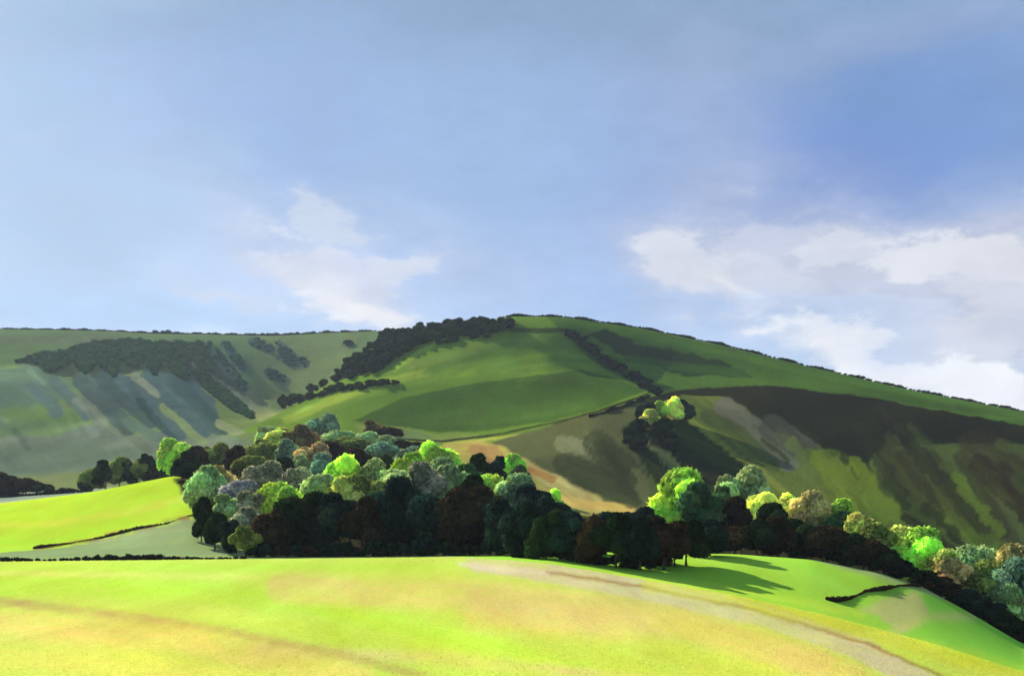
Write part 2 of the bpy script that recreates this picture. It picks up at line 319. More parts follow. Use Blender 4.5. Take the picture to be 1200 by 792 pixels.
def mat_new(name):
    m = bpy.data.materials.new(name); m.use_nodes = True
    nt = m.node_tree
    for n in list(nt.nodes): nt.nodes.remove(n)
    return m, nt
def N(nt, t, **kw):
    n = nt.nodes.new(t)
    for k, v in kw.items(): setattr(n, k, v)
    return n
def math_n(nt, op, a, b=None, c=None):
    n = N(nt, 'ShaderNodeMath', operation=op)
    for i, x in enumerate((a, b, c)):
        if x is None: continue
        if isinstance(x, (int, float)): n.inputs[i].default_value = x
        else: nt.links.new(x, n.inputs[i])
    return n.outputs[0]

def ground_material(name, fine, coarse, contrast, rot=0.0, stretch=6.0, bump=0.3, trans=0.0):
    m, nt = mat_new(name); L = nt.links.new
    out = N(nt, 'ShaderNodeOutputMaterial'); bs = N(nt, 'ShaderNodeBsdfDiffuse')
    at_ = N(nt, 'ShaderNodeAttribute', attribute_name='cover')
    geo = N(nt, 'ShaderNodeNewGeometry')
    mp = N(nt, 'ShaderNodeMapping'); mp.inputs['Rotation'].default_value = (0, 0, rot)
    mp.inputs['Scale'].default_value = (1, 1/stretch, 1)
    L(geo.outputs['Position'], mp.inputs['Vector'])
    n1 = N(nt, 'ShaderNodeTexNoise'); n1.inputs['Scale'].default_value = coarse; n1.inputs['Detail'].default_value = 6; n1.inputs['Roughness'].default_value = .62
    n2 = N(nt, 'ShaderNodeTexNoise'); n2.inputs['Scale'].default_value = fine; n2.inputs['Detail'].default_value = 5; n2.inputs['Roughness'].default_value = .7
    L(mp.outputs[0], n1.inputs['Vector']); L(geo.outputs['Position'], n2.inputs['Vector'])
    a = math_n(nt, 'MULTIPLY_ADD', n1.outputs['Fac'], contrast*1.5, 1-contrast*.75)
    b = math_n(nt, 'MULTIPLY_ADD', n2.outputs['Fac'], contrast*1.6, 1-contrast*.8)
    ab = math_n(nt, 'MULTIPLY', a, b)
    vm = N(nt, 'ShaderNodeVectorMath', operation='SCALE'); L(at_.outputs['Color'], vm.inputs[0]); L(ab, vm.inputs['Scale'])
    hs = N(nt, 'ShaderNodeHueSaturation')
    L(math_n(nt, 'MULTIPLY_ADD', n1.outputs['Fac'], .05, .475), hs.inputs['Hue'])
    L(vm.outputs[0], hs.inputs['Color'])
    L(hs.outputs[0], bs.inputs['Color'])
    bp = N(nt, 'ShaderNodeBump'); bp.inputs['Strength'].default_value = bump; bp.inputs['Distance'].default_value = 1.2/fine
    L(n2.outputs['Fac'], bp.inputs['Height']); L(bp.outputs[0], bs.inputs['Normal'])
    L(bs.outputs[0], out.inputs[0])
    return m

M_FORE = ground_material('crop_grass', 3.0, .16, .4, rot=math.radians(62), stretch=9, bump=.35)
M_PAST = ground_material('pasture_grass', 1.8, .08, .32, rot=math.radians(70), stretch=6)
M_HILL = ground_material('downland_turf', .4, .03, .5, rot=math.radians(35), stretch=4, bump=.5)
M_FAR = ground_material('far_downland_turf', .2, .015, .5, rot=math.radians(35), stretch=4, bump=.5)

def grid_object(name, i0, i1, mat):
    rows = slice(i0, i1+1)
    V = np.stack([GX[rows], GY[rows], GZ[rows]], -1).reshape(-1, 3)
    nr = i1-i0+1
    idx = np.arange(nr*NU).reshape(nr, NU)
    q = np.stack([idx[:-1, :-1], idx[:-1, 1:], idx[1:, 1:], idx[1:, :-1]], -1).reshape(-1, 4)
    me = bpy.data.meshes.new(name)
    me.vertices.add(len(V)); me.vertices.foreach_set('co', V.ravel().astype('f'))
    me.loops.add(q.size); me.loops.foreach_set('vertex_index', q.ravel().astype('i'))
    me.polygons.add(len(q)); me.polygons.foreach_set('loop_start', np.arange(0, q.size, 4).astype('i'))
    me.update(calc_edges=True)
    me.polygons.foreach_set('use_smooth', np.ones(len(q), bool))
    ca = me.color_attributes.new('cover', 'FLOAT_COLOR', 'POINT')
    c = np.concatenate([COVER[rows].reshape(-1, 3), np.ones((len(V), 1))], 1)
    ca.data.foreach_set('color', c.ravel().astype('f'))
    me.materials.append(mat)
    o = bpy.data.objects.new(name, me); COL.objects.link(o)
    return o
def row(s): return int(np.argmin(np.abs(ss - s)))
# near end: close the ground behind the camera too
def struct(o, label=None):
    o['kind'] = 'structure'
    if label: o['label'] = label
    return o
struct(grid_object('foreground_field', 0, row(3), M_FORE), 'yellow-green mown field filling the bottom of the view')
struct(grid_object('pasture', row(3), row(5), M_PAST), 'bright green pasture in front of the tree belt')
struct(grid_object('valley_fields', row(5), row(7), M_PAST), 'lime field and valley ground behind the tree belt')
struct(grid_object('hillside', row(7), row(11), M_HILL), 'green chalk hill with two-tone turf and right-hand slope painted dark with shade')
struct(grid_object('far_hills', row(11), NS-1, M_FAR), 'hazy far hillside on the left')
# ground behind and under the viewpoint
me = bpy.data.meshes.new('ground')
zb = float(GZ[0].mean())
gv = [(float(GX[0, 0]), 8, float(GZ[0, 0])), (float(GX[0, -1]), 8, float(GZ[0, -1])), (9000, 8, -9), (9000, -3000, -60), (-9000, -3000, -60), (-9000, 8, -9)]
me.from_pydata(gv, [], [(0, 5, 4, 3, 2, 1)]); me.update(); me.materials.append(M_FORE)
ca = me.color_attributes.new('cover', 'FLOAT_COLOR', 'POINT')
for d in ca.data: d.color = (*cv((190, 214, 80)), 1)
g = bpy.data.objects.new('ground', me); COL.objects.link(g); struct(g)

# ------------------------------------------------------------------ foliage
def leaf_material(name):
    m, nt = mat_new(name); L = nt.links.new
    out = N(nt, 'ShaderNodeOutputMaterial')
    oi = N(nt, 'ShaderNodeObjectInfo')
    at_ = N(nt, 'ShaderNodeAttribute', attribute_name='tone')
    sep = N(nt, 'ShaderNodeSeparateColor'); L(at_.outputs['Color'], sep.inputs[0])
    hs = N(nt, 'ShaderNodeHueSaturation')
    L(math_n(nt, 'MULTIPLY_ADD', sep.outputs[1], .07, .465), hs.inputs['Hue'])
    L(math_n(nt, 'MULTIPLY_ADD', sep.outputs[0], 1.3, .4), hs.inputs['Value'])
    L(oi.outputs['Color'], hs.inputs['Color'])
    bs = N(nt, 'ShaderNodeBsdfDiffuse'); L(hs.outputs[0], bs.inputs['Color'])
    tr = N(nt, 'ShaderNodeBsdfTranslucent'); L(hs.outputs[0], tr.inputs['Color'])
    mx = N(nt, 'ShaderNodeMixShader'); mx.inputs[0].default_value = .3
    L(bs.outputs[0], mx.inputs[1]); L(tr.outputs[0], mx.inputs[2])
    L(mx.outputs[0], out.inputs[0])
    return m
def bark_material():
    m, nt = mat_new('bark'); L = nt.links.new
    out = N(nt, 'ShaderNodeOutputMaterial'); bs = N(nt, 'ShaderNodeBsdfPrincipled'); bs.inputs['Roughness'].default_value = .9
    n = N(nt, 'ShaderNodeTexNoise'); n.inputs['Scale'].default_value = 4; n.inputs['Detail'].default_value = 5
    r = N(nt, 'ShaderNodeValToRGB'); r.color_ramp.elements[0].color = (.035, .022, .013, 1); r.color_ramp.elements[1].color = (.12, .09, .06, 1)
    L(n.outputs['Fac'], r.inputs[0]); L(r.outputs[0], bs.inputs['Base Color']); L(bs.outputs[0], out.inputs[0])
    return m
M_LEAF = leaf_material('leaves'); M_BARK = bark_material()

def mesh_np(name, V, Q, tone=None, mat=None, smooth=False):
    me = bpy.data.meshes.new(name)
    me.vertices.add(len(V)); me.vertices.foreach_set('co', np.asarray(V, 'f').ravel())
    me.loops.add(Q.size); me.loops.foreach_set('vertex_index', Q.ravel().astype('i'))
    me.polygons.add(len(Q)); me.polygons.foreach_set('loop_start', np.arange(0, Q.size, Q.shape[1]).astype('i'))
    me.update(calc_edges=True)
    if smooth: me.polygons.foreach_set('use_smooth', np.ones(len(Q), bool))
    if tone is not None:
        ca = me.color_attributes.new('tone', 'FLOAT_COLOR', 'POINT')
        ca.data.foreach_set('color', np.concatenate([tone, np.ones((len(V), 1))], 1).astype('f').ravel())
    if mat: me.materials.append(mat)
    return me

def leaf_quads(P, Nn, size, r, elong=1.5):
    """quads at P facing roughly Nn"""
    n = len(P)
    nn = Nn + r.normal(0, .55, (n, 3)); nn /= np.linalg.norm(nn, axis=1)[:, None]
    t = r.normal(0, 1, (n, 3)); t -= (t*nn).sum(1)[:, None]*nn; t /= np.linalg.norm(t, axis=1)[:, None]+1e-9
    b = np.cross(nn, t)
    s = (size * r.uniform(.6, 1.35, n))[:, None]
    t *= s*elong/2; b *= s/2
    V = np.stack([P-t, P-b*.9+t*.1, P+t, P+b*.9+t*.1], 1).reshape(-1, 3)
    return V, np.arange(4*n).reshape(n, 4)

def core_sphere(c, rad, r, nu=10, nv=6):
    V = []; Q = []
    th = np.linspace(0, math.pi, nv); ph = np.linspace(0, 2*math.pi, nu, endpoint=False)
    for a in th:
        for p in ph:
            k = r.uniform(.85, 1.08)
            V.append((c[0]+rad[0]*k*math.sin(a)*math.cos(p), c[1]+rad[1]*k*math.sin(a)*math.sin(p), c[2]+rad[2]*k*math.cos(a)))
    for i in range(nv-1):
        for j in range(nu):
            Q.append((i*nu+j, (i+1)*nu+j, (i+1)*nu+(j+1) % nu, i*nu+(j+1) % nu))
    return np.array(V), np.array(Q)

def crown_mesh(name, seed, W=1., Hc=1., z0=.22, lobes=18, per=260, leaf=.05, shape='round'):
    """unit tree: total height 1, crown width W, crown from z0 to 1"""
    r = np.random.default_rng(seed)
    VS, QS, TS = [], [], []; off = 0
    cz = (z0+1)/2; hz = (1-z0)/2; hw = W/2
    tries = 0; cs = []
    while len(cs) < lobes:
        d = r.normal(0, 1, 3); d /= np.linalg.norm(d)
        if d[2] < -.95: continue
        k = r.uniform(.35, .78)
        if shape == 'cone':
            zz = r.uniform(-.8, .85); a = r.uniform(0, 2*math.pi); w = (1-(zz+1)/2)*.8+.12
            c = np.array([math.cos(a)*w*hw*.7, math.sin(a)*w*hw*.7, zz*hz]); rad = hw*(.22+.25*w)
        else:
            c = d*np.array([hw, hw, hz])*k; rad = min(hw, hz)*r.uniform(.36, .54)
        cs.append((c, rad))
    for c, rad in cs:
        c = c+np.array([0, 0, cz])
        rr = np.array([rad, rad, rad*r.uniform(.75, .95)])
        n = int(per*(rad/(.38*min(hw, hz)))**2)
        d = r.normal(0, 1, (n, 3)); d /= np.linalg.norm(d, axis=1)[:, None]
        d[:, 2] = np.where(d[:, 2] < -.6, -d[:, 2], d[:, 2])
        P = c+d*rr*r.uniform(.80, 1.12, (n, 1))
        V, Q = leaf_quads(P, d, leaf, r)
        lt = r.uniform(.12, .88); lh = r.uniform(.1, .9)
        tone = np.repeat(np.stack([np.clip(lt+r.normal(0, .13, n), 0, 1), np.clip(lh+r.normal(0, .15, n), 0, 1), np.zeros(n)], 1), 4, 0)
        VS.append(V); QS.append(Q+off); TS.append(tone); off += len(V)
        V, Q = core_sphere(c, rr*.84, r)
        VS.append(V); QS.append(Q+off); TS.append(np.tile([lt*.8, lh, 0], (len(V), 1))); off += len(V)
    return mesh_np(name, np.concatenate(VS), np.concatenate(QS), np.concatenate(TS), M_LEAF)

def trunk_mesh(name, seed, rad=.035, top=.62, limbs=5):
    r = np.random.default_rng(seed); VS = []; QS = []; off = 0
    def tube(p0, p1, r0, r1, n=7, k=4):
        nonlocal off
        p0 = np.array(p0); p1 = np.array(p1); ax = p1-p0; ax = ax/np.linalg.norm(ax)
        a = np.cross(ax, [.3, .9, .2]); a /= np.linalg.norm(a); b = np.cross(ax, a)
        V = []; bend = r.normal(0, .012, 3)
        for i in range(k+1):
            t = i/k; c = p0+(p1-p0)*t+bend*math.sin(t*math.pi); q = r0+(r1-r0)*t
            if r0 == rad: q *= 1+.5*max(0, .2-t)/.2
            for j in range(n):
                g = 2*math.pi*j/n; V.append(c+(a*math.cos(g)+b*math.sin(g))*q)
        Q = [(i*n+j, i*n+(j+1) % n, (i+1)*n+(j+1) % n, (i+1)*n+j) for i in range(k) for j in range(n)]
        VS.append(np.array(V)); QS.append(np.array(Q)+off); off += len(V)
    tube((0, 0, -.04), (r.normal(0, .015), r.normal(0, .015), top), rad, rad*.4)
    for i in range(limbs):
        a = 2*math.pi*(i+r.uniform(-.3, .3))/limbs; z = r.uniform(.22, .5)
        tube((0, 0, z), (math.cos(a)*.24, math.sin(a)*.24, z+r.uniform(.15, .3)), rad*.5, rad*.15, 5, 3)
    return mesh_np(name, np.concatenate(VS), np.concatenate(QS), None, M_BARK, True)

CROWNS = {}
def protos(key, n, **kw): CROWNS[key] = [crown_mesh('crown', 100*len(CROWNS)+i, **kw) for i in range(n)]
protos('round', 5, W=.95, z0=-.02, lobes=17, per=260, leaf=.075)
protos('wide', 3, W=1.25, z0=-.02, lobes=19, per=250, leaf=.078)
protos('tall', 3, W=.62, z0=-.02, lobes=18, per=220, leaf=.064)
protos('cone', 2, W=.6, z0=.06, lobes=26, per=150, leaf=.036, shape='cone')
protos('small', 4, W=1.1, z0=.02, lobes=10, per=110, leaf=.085)
TRUNKS = [trunk_mesh('trunk', 50+i) for i in range(3)]

LUM = 1.0
REG = []       # (object, look words, row name, u)
def tree(u, vtop, s, wpx, col, kind, group, look, place, small=False, k=1., squash=None, name=None):
    x, y, z = at(u, s)
    H = (HV-vtop)/F*y-z
    H = max(H, 1.2)
    W = wpx/F*y
    mesh_i = random.choice(CROWNS[kind])
    baseW = {'round': .95, 'wide': 1.25, 'tall': .62, 'cone': .6, 'small': 1.1}[kind]
    sx = W/baseW
    rz = random.uniform(0, 6.28)
    if kind == 'small' and H < W*.62:      # stand it a little nearer down the slope
        H = W*.62
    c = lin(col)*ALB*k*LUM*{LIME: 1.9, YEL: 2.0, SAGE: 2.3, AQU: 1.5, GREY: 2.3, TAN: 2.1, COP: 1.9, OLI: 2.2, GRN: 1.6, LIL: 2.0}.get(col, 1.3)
    nm = name or ('shrub' if kind == 'small' else 'tree')
    ratio = {'round': 1.15, 'wide': .95, 'tall': 1.7, 'cone': 2.2, 'small': 9}[kind]
    ch = H if place == 'belt front' else min(H, W*ratio)
    if kind == 'small' or small:
        o = bpy.data.objects.new(nm, mesh_i); COL.objects.link(o)
        z = (HV-vtop)/F*y-H if kind == 'small' and (HV-vtop)/F*y-H < z else z; o.location = (x, y, z-.02*H); o.scale = (sx, sx, H); o.rotation_euler = (0, 0, rz)
        o.color = (*c, 1)
    else:
        o = bpy.data.objects.new(nm, None); COL.objects.link(o)
        o.location = (x, y, z); o.rotation_euler = (0, 0, rz); o.empty_display_size = 1
        cr = bpy.data.objects.new('crown', mesh_i); COL.objects.link(cr); cr.parent = o; cr.scale = (sx, sx, ch); cr.location = (0, 0, H-ch); cr.color = (*c, 1)
        tk = bpy.data.objects.new('trunk', random.choice(TRUNKS)); COL.objects.link(tk); tk.parent = o
        tw = min(sx, H); tk.scale = (tw*.8, tw*.8, max(H*.75, H-ch*.4))
    o['category'] = 'shrub' if nm == 'shrub' else 'tree'
    o['group'] = group
    REG.append([o, look, place, u, H, y])
    return o

LIME = (196, 226, 84); YEL = (222, 226, 110); OLI = (128, 138, 62); SAGE = (158, 178, 112); GRN = (86, 120, 66)
TEAL = (50, 78, 62); INK = (46, 66, 50); BRN = (76, 62, 40); COP = (140, 118, 70); GREY = (150, 148, 112); LIL = (164, 160, 152); AQU = (154, 188, 142); DK = (50, 70, 34); TAN = (196, 176, 110)
NAMES = {LIME: 'bright lime', YEL: 'pale yellow-green', OLI: 'olive', SAGE: 'sage green', GRN: 'mid green', TEAL: 'dark teal', INK: 'blue-black', BRN: 'dark brown', COP: 'coppery brown', GREY: 'grey-green', LIL: 'lilac-grey', AQU: 'pale aqua green', DK: 'very dark green', TAN: 'tan'}

# front row of the belt: dark, at the foot of the crest
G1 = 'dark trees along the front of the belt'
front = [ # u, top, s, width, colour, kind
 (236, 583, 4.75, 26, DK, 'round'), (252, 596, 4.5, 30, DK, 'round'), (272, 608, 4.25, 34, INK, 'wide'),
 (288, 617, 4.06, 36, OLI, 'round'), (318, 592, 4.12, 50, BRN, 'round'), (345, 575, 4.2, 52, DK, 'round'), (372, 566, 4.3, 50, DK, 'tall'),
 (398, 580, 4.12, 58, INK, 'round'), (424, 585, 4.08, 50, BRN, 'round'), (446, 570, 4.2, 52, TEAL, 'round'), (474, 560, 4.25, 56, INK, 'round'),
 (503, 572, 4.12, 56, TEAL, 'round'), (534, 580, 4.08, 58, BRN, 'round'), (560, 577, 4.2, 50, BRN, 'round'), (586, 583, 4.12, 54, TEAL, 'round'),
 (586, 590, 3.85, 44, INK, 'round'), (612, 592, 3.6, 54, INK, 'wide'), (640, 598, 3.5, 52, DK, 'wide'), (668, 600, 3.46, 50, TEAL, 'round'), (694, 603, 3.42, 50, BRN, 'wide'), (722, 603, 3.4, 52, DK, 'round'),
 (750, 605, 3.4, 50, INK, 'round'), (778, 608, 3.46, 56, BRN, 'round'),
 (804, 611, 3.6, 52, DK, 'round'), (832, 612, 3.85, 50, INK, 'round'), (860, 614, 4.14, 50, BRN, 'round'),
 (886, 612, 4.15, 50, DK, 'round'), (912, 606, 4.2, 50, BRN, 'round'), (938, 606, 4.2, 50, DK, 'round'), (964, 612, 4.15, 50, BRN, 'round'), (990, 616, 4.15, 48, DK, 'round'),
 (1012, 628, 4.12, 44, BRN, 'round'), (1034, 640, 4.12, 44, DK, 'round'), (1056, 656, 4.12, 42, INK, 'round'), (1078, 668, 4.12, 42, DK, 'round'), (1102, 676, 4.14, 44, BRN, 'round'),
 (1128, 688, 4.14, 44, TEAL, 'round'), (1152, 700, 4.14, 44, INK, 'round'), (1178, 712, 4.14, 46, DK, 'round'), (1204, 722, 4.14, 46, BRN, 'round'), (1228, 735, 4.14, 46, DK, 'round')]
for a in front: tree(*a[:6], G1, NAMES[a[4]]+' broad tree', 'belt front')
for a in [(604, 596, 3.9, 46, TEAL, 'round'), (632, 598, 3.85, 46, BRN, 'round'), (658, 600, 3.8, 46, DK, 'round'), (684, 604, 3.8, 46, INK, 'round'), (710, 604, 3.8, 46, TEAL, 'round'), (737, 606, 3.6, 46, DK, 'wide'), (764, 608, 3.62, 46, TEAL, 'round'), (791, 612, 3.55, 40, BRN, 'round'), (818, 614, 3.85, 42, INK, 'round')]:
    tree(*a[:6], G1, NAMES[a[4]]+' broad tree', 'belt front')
# understorey along the foot of the belt
for i in range(52):
    u = 300+i*9.4+random.uniform(-3, 3)
    ft = np.interp(u, [300, 560, 620, 700, 760, 800, 840], [4.0, 4.0, 3.55, 3.44, 3.44, 3.65, 4.0])
    y0 = 600-at(u, ft)[2]/at(u, ft)[1]*F
    c = random.choice([DK, INK, BRN, TEAL, DK])
    tree(u, y0-random.uniform(9, 20), ft, random.uniform(16, 26), c, 'small', 'understorey shrubs along the foot of the belt', NAMES[c]+' low shrub', 'belt understorey', name='shrub')
# second row
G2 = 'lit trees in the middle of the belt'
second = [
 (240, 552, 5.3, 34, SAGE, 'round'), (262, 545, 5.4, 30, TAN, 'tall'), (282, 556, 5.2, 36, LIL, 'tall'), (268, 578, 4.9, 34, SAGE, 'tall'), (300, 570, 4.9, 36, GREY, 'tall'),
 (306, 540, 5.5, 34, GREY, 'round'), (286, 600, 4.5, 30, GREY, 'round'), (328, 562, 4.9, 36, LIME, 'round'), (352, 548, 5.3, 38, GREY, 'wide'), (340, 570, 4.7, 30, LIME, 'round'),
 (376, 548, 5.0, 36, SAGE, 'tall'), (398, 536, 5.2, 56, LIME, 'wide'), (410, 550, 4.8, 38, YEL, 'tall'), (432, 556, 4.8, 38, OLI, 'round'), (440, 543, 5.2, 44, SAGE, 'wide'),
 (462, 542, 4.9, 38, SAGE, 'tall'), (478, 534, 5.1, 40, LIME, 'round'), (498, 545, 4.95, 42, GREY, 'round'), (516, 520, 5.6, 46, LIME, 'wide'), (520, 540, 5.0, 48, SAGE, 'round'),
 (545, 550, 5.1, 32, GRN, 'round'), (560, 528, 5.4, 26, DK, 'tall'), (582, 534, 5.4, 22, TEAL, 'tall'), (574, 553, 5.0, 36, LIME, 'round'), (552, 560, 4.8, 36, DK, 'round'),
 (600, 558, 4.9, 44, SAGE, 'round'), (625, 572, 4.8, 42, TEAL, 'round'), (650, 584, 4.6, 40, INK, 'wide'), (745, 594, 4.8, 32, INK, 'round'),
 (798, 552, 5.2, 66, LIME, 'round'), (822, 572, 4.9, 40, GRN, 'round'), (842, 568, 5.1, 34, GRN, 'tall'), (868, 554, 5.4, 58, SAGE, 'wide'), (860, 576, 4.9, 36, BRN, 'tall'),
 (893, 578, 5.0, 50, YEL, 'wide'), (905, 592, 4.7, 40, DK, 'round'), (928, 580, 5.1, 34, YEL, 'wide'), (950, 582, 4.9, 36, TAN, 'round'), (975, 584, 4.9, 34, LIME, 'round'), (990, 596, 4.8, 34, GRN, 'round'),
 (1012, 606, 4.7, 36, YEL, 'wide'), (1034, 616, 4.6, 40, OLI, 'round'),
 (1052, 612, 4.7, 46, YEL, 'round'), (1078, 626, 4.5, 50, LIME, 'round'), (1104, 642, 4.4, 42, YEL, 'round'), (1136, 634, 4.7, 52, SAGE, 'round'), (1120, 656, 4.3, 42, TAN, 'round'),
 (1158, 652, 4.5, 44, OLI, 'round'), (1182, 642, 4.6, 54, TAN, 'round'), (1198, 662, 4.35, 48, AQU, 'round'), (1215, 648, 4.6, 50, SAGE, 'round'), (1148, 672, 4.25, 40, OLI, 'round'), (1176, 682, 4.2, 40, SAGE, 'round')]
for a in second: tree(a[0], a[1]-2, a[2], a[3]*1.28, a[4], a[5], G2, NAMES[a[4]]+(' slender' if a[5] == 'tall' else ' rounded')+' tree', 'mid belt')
# back of the wood, climbing the slope on the left
G3 = 'trees climbing the slope behind the belt'
back = [
 (206, 512, 6.6, 34, LIME, 'round'), (222, 530, 6.1, 24, DK, 'round'), (232, 524, 6.5, 26, BRN, 'round'), (252, 522, 6.7, 36, OLI, 'wide'), (276, 522, 6.6, 26, BRN, 'round'), (246, 548, 5.9, 28, COP, 'round'), (214, 540, 5.8, 24, INK, 'round'),
 (306, 514, 6.9, 34, OLI, 'tall'), (300, 532, 6.2, 34, OLI, 'round'), (326, 500, 7.2, 28, YEL, 'tall'), (312, 496, 7.3, 24, SAGE, 'tall'), (340, 516, 6.7, 26, AQU, 'round'), (334, 540, 6.0, 30, DK, 'round'),
 (352, 500, 7.2, 30, COP, 'round'), (378, 488, 7.4, 34, AQU, 'wide'), (366, 522, 6.6, 38, TAN, 'wide'), (390, 520, 6.7, 36, BRN, 'round'), (408, 512, 7.0, 44, OLI, 'wide'), (420, 530, 6.3, 44, BRN, 'wide'), (446, 534, 6.2, 38, DK, 'wide'), (395, 503, 7.2, 34, SAGE, 'round'),
 (430, 506, 7.2, 34, SAGE, 'wide'), (438, 492, 7.5, 24, COP, 'tall'), (454, 498, 7.5, 28, BRN, 'tall'), (460, 512, 7.1, 32, SAGE, 'wide'), (478, 518, 7.1, 34, BRN, 'wide'), (484, 526, 6.5, 44, AQU, 'wide'), (446, 518, 6.8, 34, AQU, 'wide'),
 (500, 530, 6.2, 36, YEL, 'wide'), (540, 548, 5.9, 34, LIME, 'wide'), (610, 548, 6.2, 30, GRN, 'wide'), (600, 536, 6.5, 26, LIME, 'round'), (642, 574, 5.6, 34, LIME, 'wide'), (356, 536, 6.1, 30, SAGE, 'wide'), (380, 536, 6.0, 30, AQU, 'round'), (320, 552, 5.7, 30, LIL, 'round')]
for a in back: tree(a[0], a[1]-1, a[2], a[3]*1.22, a[4], a[5], G3, NAMES[a[4]]+(' upright' if a[5] == 'tall' else ' bushy')+' tree', 'slope above the belt')
# head of the gully on the spur
G4 = 'trees in the gully on the spur'
gully = [(790, 464, 8.5, 34, YEL, 'wide'), (762, 480, 8.2, 30, YEL, 'round'), (776, 470, 8.35, 26, LIME, 'round'), (800, 470, 8.3, 30, TEAL, 'round'), (748, 492, 8.1, 24, DK, 'round'), (756, 470, 8.5, 30, INK, 'round'), (740, 500, 8.0, 26, DK, 'round'),
 (777, 492, 8.0, 26, DK, 'round'), (788, 504, 7.8, 26, DK, 'round'), (748, 508, 7.8, 24, DK, 'round')]
for a in gully: tree(a[0], a[1], s_of(a[0], a[1]+a[3]*.8, 7.0, 9.0), a[3]*.9, a[4], a[5], G4, NAMES[a[4]]+' tree', 'spur gully')
# hedge trees on the left
G5 = 'hedgerow trees beyond the lime field'
for (u, vt, w, c) in ((8, 552, 34, BRN), (30, 558, 34, BRN), (50, 566, 26, DK), (-16, 556, 34, DK), (108, 546, 26, OLI), (124, 540, 30, DK), (140, 536, 30, OLI), (152, 540, 26, DK), (164, 534, 26, OLI), (172, 532, 18, INK), (178, 542, 26, BRN), (190, 545, 24, DK), (100, 556, 18, DK)):
    tree(u, vt, 7.05 if u < 70 else 6.9, w, c, 'round', G5, NAMES[c]+' low tree', 'far-left hedgerow')

# ---- woods and hedges on the hills
G6 = 'wood on the hill brow'
SEP = 20
SEPW = 9
def scatter_poly(pts, n, seed, sep=20):
    r = random.Random(seed); out = []
    xs = [p[0] for p in pts]; ys = [p[1] for p in pts]
    tries = 0
    while len(out) < n and tries < 6000:
        tries += 1
        u = r.uniform(min(xs), max(xs)); v = r.uniform(min(ys), max(ys)); ins = False
        for i in range(len(pts)):
            x0, y0 = pts[i]; x1, y1 = pts[(i+1) % len(pts)]
            if (y0 > v) != (y1 > v) and u < (x1-x0)*(v-y0)/(y1-y0)+x0: ins = not ins
        if ins and all((u-a)**2+(1.6*(v-b))**2 > sep for a, b in out): out.append((u, v))
    return sorted(out)
for u, v in scatter_poly([(390, 446), (400, 430), (440, 400), (452, 390), (500, 382), (560, 375), (600, 376), (602, 384), (560, 392), (520, 394), (490, 402), (466, 418), (440, 434), (410, 442)], 120, 3):
    s = s_of(u, v+2, 9.2, 10.0)
    tree(u, v-6, s, random.uniform(14, 20), cc6 := random.choice([DK, INK, DK]), 'small', G6, NAMES[cc6]+' small tree', 'hill-brow wood', small=True, name='tree')
G7 = 'skyline trees along the far ridge'
for i in range(13):
    u = 186+i*9*2.2*(i > 2)+i*6*(i <= 2)+random.uniform(-3, 3)
    h = 5 if u > 205 else 9
    if 316 < u < 334: h = 6
    v = np.interp(u, us, VV[row(12)])
    tree(u, v-random.uniform(.7, 1.1)*h*.6, 12.0, random.uniform(9, 14), DK, 'small', G7, 'small dark tree', 'far left skyline', small=True, name='tree')
G8 = 'dark hedgerow trees down the hill shoulder'
for i in range(26):
    t = i/25
    u = 668+t*104+random.uniform(-2, 2); v = np.interp(t, [0, .15, .4, .7, 1], [391, 400, 424, 440, 458])+random.uniform(-3, 3)
    s = s_of(u, v+4, 8.6, 10.0)
    tree(u, v-7*(.6+.5*math.sin(t*3)), s, random.uniform(12, 19), random.choice([INK, DK]), 'small', G8, 'dark tree', 'hill-shoulder line', small=True, name='tree')
G9 = 'dark bushes on the hill flank'
for (u, v, w, h) in ((334, 476, 16, 16), (342, 470, 14, 10), (352, 468, 20, 7), (366, 466, 20, 7), (378, 464, 16, 6), (388, 460, 20, 10), (400, 458, 20, 10), (412, 457, 16, 9), (424, 456, 20, 9), (436, 452, 18, 9), (450, 451, 18, 8), (462, 450, 12, 6), (366, 454, 14, 6), (378, 450, 14, 6), (516, 402, 16, 6), (530, 400, 18, 6), (556, 396, 12, 4), (572, 395, 12, 4), (408, 405, 12, 8)):
    s = s_of(u, v, 7.6, 10.0) if u > 360 else s_of(u, v+4, 7.6, 10.2)
    if u == 408: s = s_of(u, v, 11.0, 12.0)
    tree(u, v-h, s, w, DK, 'small', G9, 'dark rounded bush', 'hill flank', name='shrub')
# ---- right ridge skyline scrub
RIDGE = True
